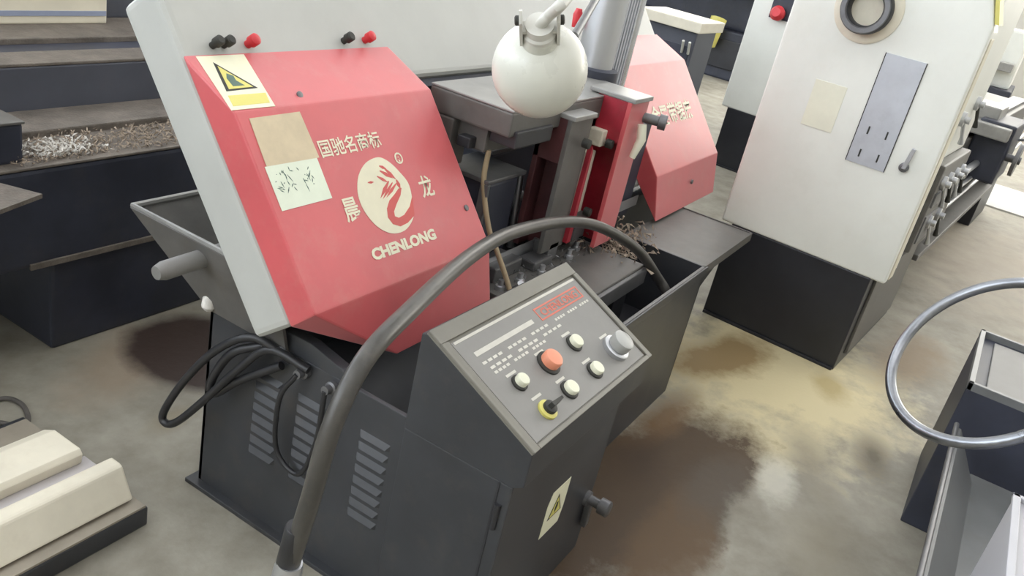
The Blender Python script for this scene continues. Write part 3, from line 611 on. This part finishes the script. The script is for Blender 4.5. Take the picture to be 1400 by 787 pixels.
box('stop_lit_top', (.90, 2.135, .690), (1.318, 2.365, .697), 'cast', BED, .002)  # paler top puts the light on the dark block into its colour
prism('tray_plate', [(.80, 2.10, .585), (1.16, 2.10, .585), (1.245, 1.95, .575), (.80, 1.80, .575)], [(.80, 2.10, .573), (1.16, 2.10, .573), (1.245, 1.95, .563), (.80, 1.80, .563)], 'rust', BED, .001)
chips('bed_chips', 1500, lambda R: (R.uniform(1.28, 2.2), R.uniform(2.115, 2.29), .585+abs(R.gauss(0, .007))), .004, .012, 'grit', BED, 2)
chips('bed_chips', 260, lambda R: (R.gauss(1.44, .05), R.uniform(2.13, 2.24), .590+abs(R.gauss(0, .009))), .006, .014, 'gritw', BED, 3)
PB = thing('panel_box', (1.9, 2.93, .757), 'cream box with a blue stripe standing on the rusty machine bed', 'box')
box('box_body', (1.30, 2.87, .757), (2.085, 2.965, 1.05), 'creamy', PB, .006)
box('blue_stripe', (1.30, 2.867, .785), (2.08, 2.870, .802), 'blues', PB, 0)

# ================================================================== CREAM SLIDE on the floor
SL = thing('machine_slide', (.5, 1.45, 0), 'cream ribbed machine slide on a dark slab on the floor by the cabinet end', 'machine part')
XE = 1.055
def ext(name, prof, x1, m, b=.006, x0=-.55, slant=0.): return prism(name, [(x0, y, z) for y, z in prof], [(x1 + slant*(y-1.35), y, z) for y, z in prof], m, SL, b)
ext('slab', [(1.322, 0), (1.80, 0), (1.80, .052), (1.322, .052)], XE+.035, 'char', .004)
ext('ledge', [(1.324, .052), (1.78, .052), (1.78, .058), (1.324, .058)], XE+.030, 'tan', .001)
ext('front_rib', [(1.352, .066), (1.43, .058), (1.442, .130), (1.430, .142), (1.402, .142), (1.392, .138)], XE+.018, 'creamy', .010)
ext('channel', [(1.43, .058), (1.52, .058), (1.52, .100), (1.43, .100)], XE+.01, 'lav', .002)
ext('rear_rib', [(1.50, .100), (1.495, .128), (1.505, .140), (1.60, .140), (1.64, .12), (1.64, .058), (1.52, .058), (1.52, .100)], XE-.01, 'creamy', .004)
tag(tube('floor_cable', spline([(.80, 1.90, .008), (1.0, 1.97, .008), (1.125, 1.959, .008), (1.150, 1.911, .008), (1.133, 1.850, .008), (1.104, 1.815, .008), (1.083, 1.841, .008), (1.04, 1.88, .008), (.9, 1.85, .008)]), .0065, 'cableg', None, 10), 'dark cable curled on the floor beyond the cream slide', 'cable')

# ================================================================== RIGHT HAND STAND with trough
STN = thing('roller_stand', (2.3, -.6, 0), 'dark steel stand with a long open grey trough beside the stained floor', 'machine stand')
box('stand_cabinet', (2.66, -1.3, 0), (3.17, -.19, .49), 'navy', STN, .004)
boxes('cabinet_rim', [((2.66, -.205, .487), (3.18, -.190, .512)), ((3.165, -1.3, .487), (3.18, -.19, .512)), ((2.66, -1.3, .487), (2.675, -.19, .512))], 'gray', STN, .002)
box('cabinet_lid', (2.70, -1.26, .488), (3.13, -.24, .498), 'lid', STN, .004)
prism('trough_wall', [(1.0, -.212, .392), (2.60, -.212, .392), (2.60, -.30, .25), (1.0, -.30, .25)], [(1.0, -.222, .392), (2.60, -.222, .392), (2.60, -.31, .245), (1.0, -.31, .245)], 'gray', STN, .001)
tube('trough_rim', [(1.0, -.206, .400), (2.60, -.206, .400)], .007, 'steeld', STN, 10)
box('trough_floor', (1.0, -.95, .235), (2.66, -.30, .247), 'gray', STN, .002)
box('trough_wall', (1.0, -.962, .20), (2.66, -.95, .400), 'gray', STN, .002)
for x, y in ((1.05, -.28), (1.05, -.93)): box('stand_leg', (x, y, 0), (x+.05, y+.05, .236), 'navy', STN, .003)
SWB = thing('switch_box', (1.45, -.55, .247), 'pale grey metal switch box standing in the grey trough', 'switch box')
box('box_body', (1.05, -.80, .247), (1.70, -.272, .690), 'lightg', SWB, .006)
boxes('box_edge', [((1.05, -.282, .690), (1.702, -.268, .700)), ((1.690, -.80, .690), (1.702, -.268, .700))], 'lightg', SWB, .002)
box('box_door', (1.10, -.76, .690), (1.66, -.32, .697), 'lightg', SWB, .003)
# chrome hoop
HC, HN, HR = Vector((1.889, -.151, .86)), Vector((-.524, .582, .622)).normalized(), .2
HO = thing('handwheel', (1.95, -.45, .247), 'bare chrome hoop on a bent steel stem above the grey trough', 'handwheel')
ha = HN.orthogonal().normalized(); hb = HN.cross(ha)
tube('rim', [HC + HR*(math.cos(2*math.pi*k/64)*ha + math.sin(2*math.pi*k/64)*hb) for k in range(64)], .0115, 'steelr', HO, 14, closed=True)
far_ = Vector(rt); far_ = (far_ - HN*far_.dot(HN)).normalized(); hp = HC + far_*HR
tube('stem', spline([hp, hp + far_*.06 + Vector((0, 0, -.02)), Vector((hp.x+.03, hp.y-.08, .60)), Vector((hp.x+.03, hp.y-.08, .247))], 10), .010, 'steeld', HO, 12)
cyl('stem_foot', (hp.x+.03, hp.y-.08, .247), (0, 0, 1), [(0, .04), (.008, .04), (.01, .015), (.03, .013)], 'steeld', HO, 20)

# ================================================================== BACKGROUND
BC = thing('machine_cabinet', (5.2, 1.85, 0), 'slate machine cabinet with a pale worktop behind the far wheel cover', 'cabinet')
box('cabinet_body', (5.02, 1.68, 0), (5.36, 2.04, .985), 'slate', BC, .008)
box('worktop', (4.98, 1.655, .985), (5.40, 2.06, 1.045), 'creamy', BC, .006)
box('cabinet_door', (5.012, 1.70, .10), (5.02, 2.02, .90), 'navy', BC, .003)
for y in (1.70, 1.74): tube('lever', [(5.01, y, .86), (4.96, y-.01, .93)], .008, 'white', BC, 8)
BM = thing('milling_machine', (11.2, 4.0, 0), 'big dark navy machine far back in the hall with a yellow lever', 'machine')
box('machine_base', (10.4, 2.75, 0), (12.4, 5.6, .55), 'navy', BM, .02)
box('machine_body', (10.6, 2.85, .55), (12.2, 5.4, 1.25), 'navy', BM, .03)
box('machine_head', (10.8, 3.3, 1.25), (12.0, 5.0, 2.1), 'plate', BM, .03)
box('machine_table', (10.1, 2.9, 1.0), (10.6, 5.2, 1.1), 'cast', BM, .01)
boxes('drawer_front', [((10.38, 2.9, .12), (10.4, 4.1, .45))], 'black', BM, .01)
tube('yellow_lever', [(10.30, 3.25, .66), (10.25, 3.25, .50), (10.28, 3.22, .34)], [.10, .09, .03], 'yellow', BM, 10)
for k, (x, y, sx, sy, h, m, lab) in enumerate(((13.0, .6, 1.2, 1.0, 1.25, 'cream', 'cream machine tool far beyond the lathe tailstock by the far wall'), (12.8, -2.0, 1.4, 1.2, 1.1, 'plate', 'slate grey machine tool standing before the far wall windows'), (13.6, 6.6, 1.4, 1.2, 1.5, 'cast', 'dull grey machine tool in the far hall corner'))):
    q = thing('machine_tool', (x, y, 0), lab, 'machine')
    box('machine_base', (x-sx/2, y-sy/2, 0), (x+sx/2, y+sy/2, h*.45), 'navy', q, .02); box('machine_body', (x-sx*.4, y-sy*.45, h*.45), (x+sx*.4, y+sy*.45, h), m, q, .03)
    box('machine_head', (x-sx*.3, y-sy*.2, h), (x+sx*.25, y+sy*.3, h*1.45), m, q, .03); box('machine_table', (x-sx*.62, y-sy*.4, h*.62), (x-sx*.4, y+sy*.4, h*.70), 'casttop', q, .01)
pl_ = struct(box('floor_marking_1', (8.0, -6.0, 0), (9.1, .02, .012), 'wall', None, 0))  # pale floor marking band beyond the lathe
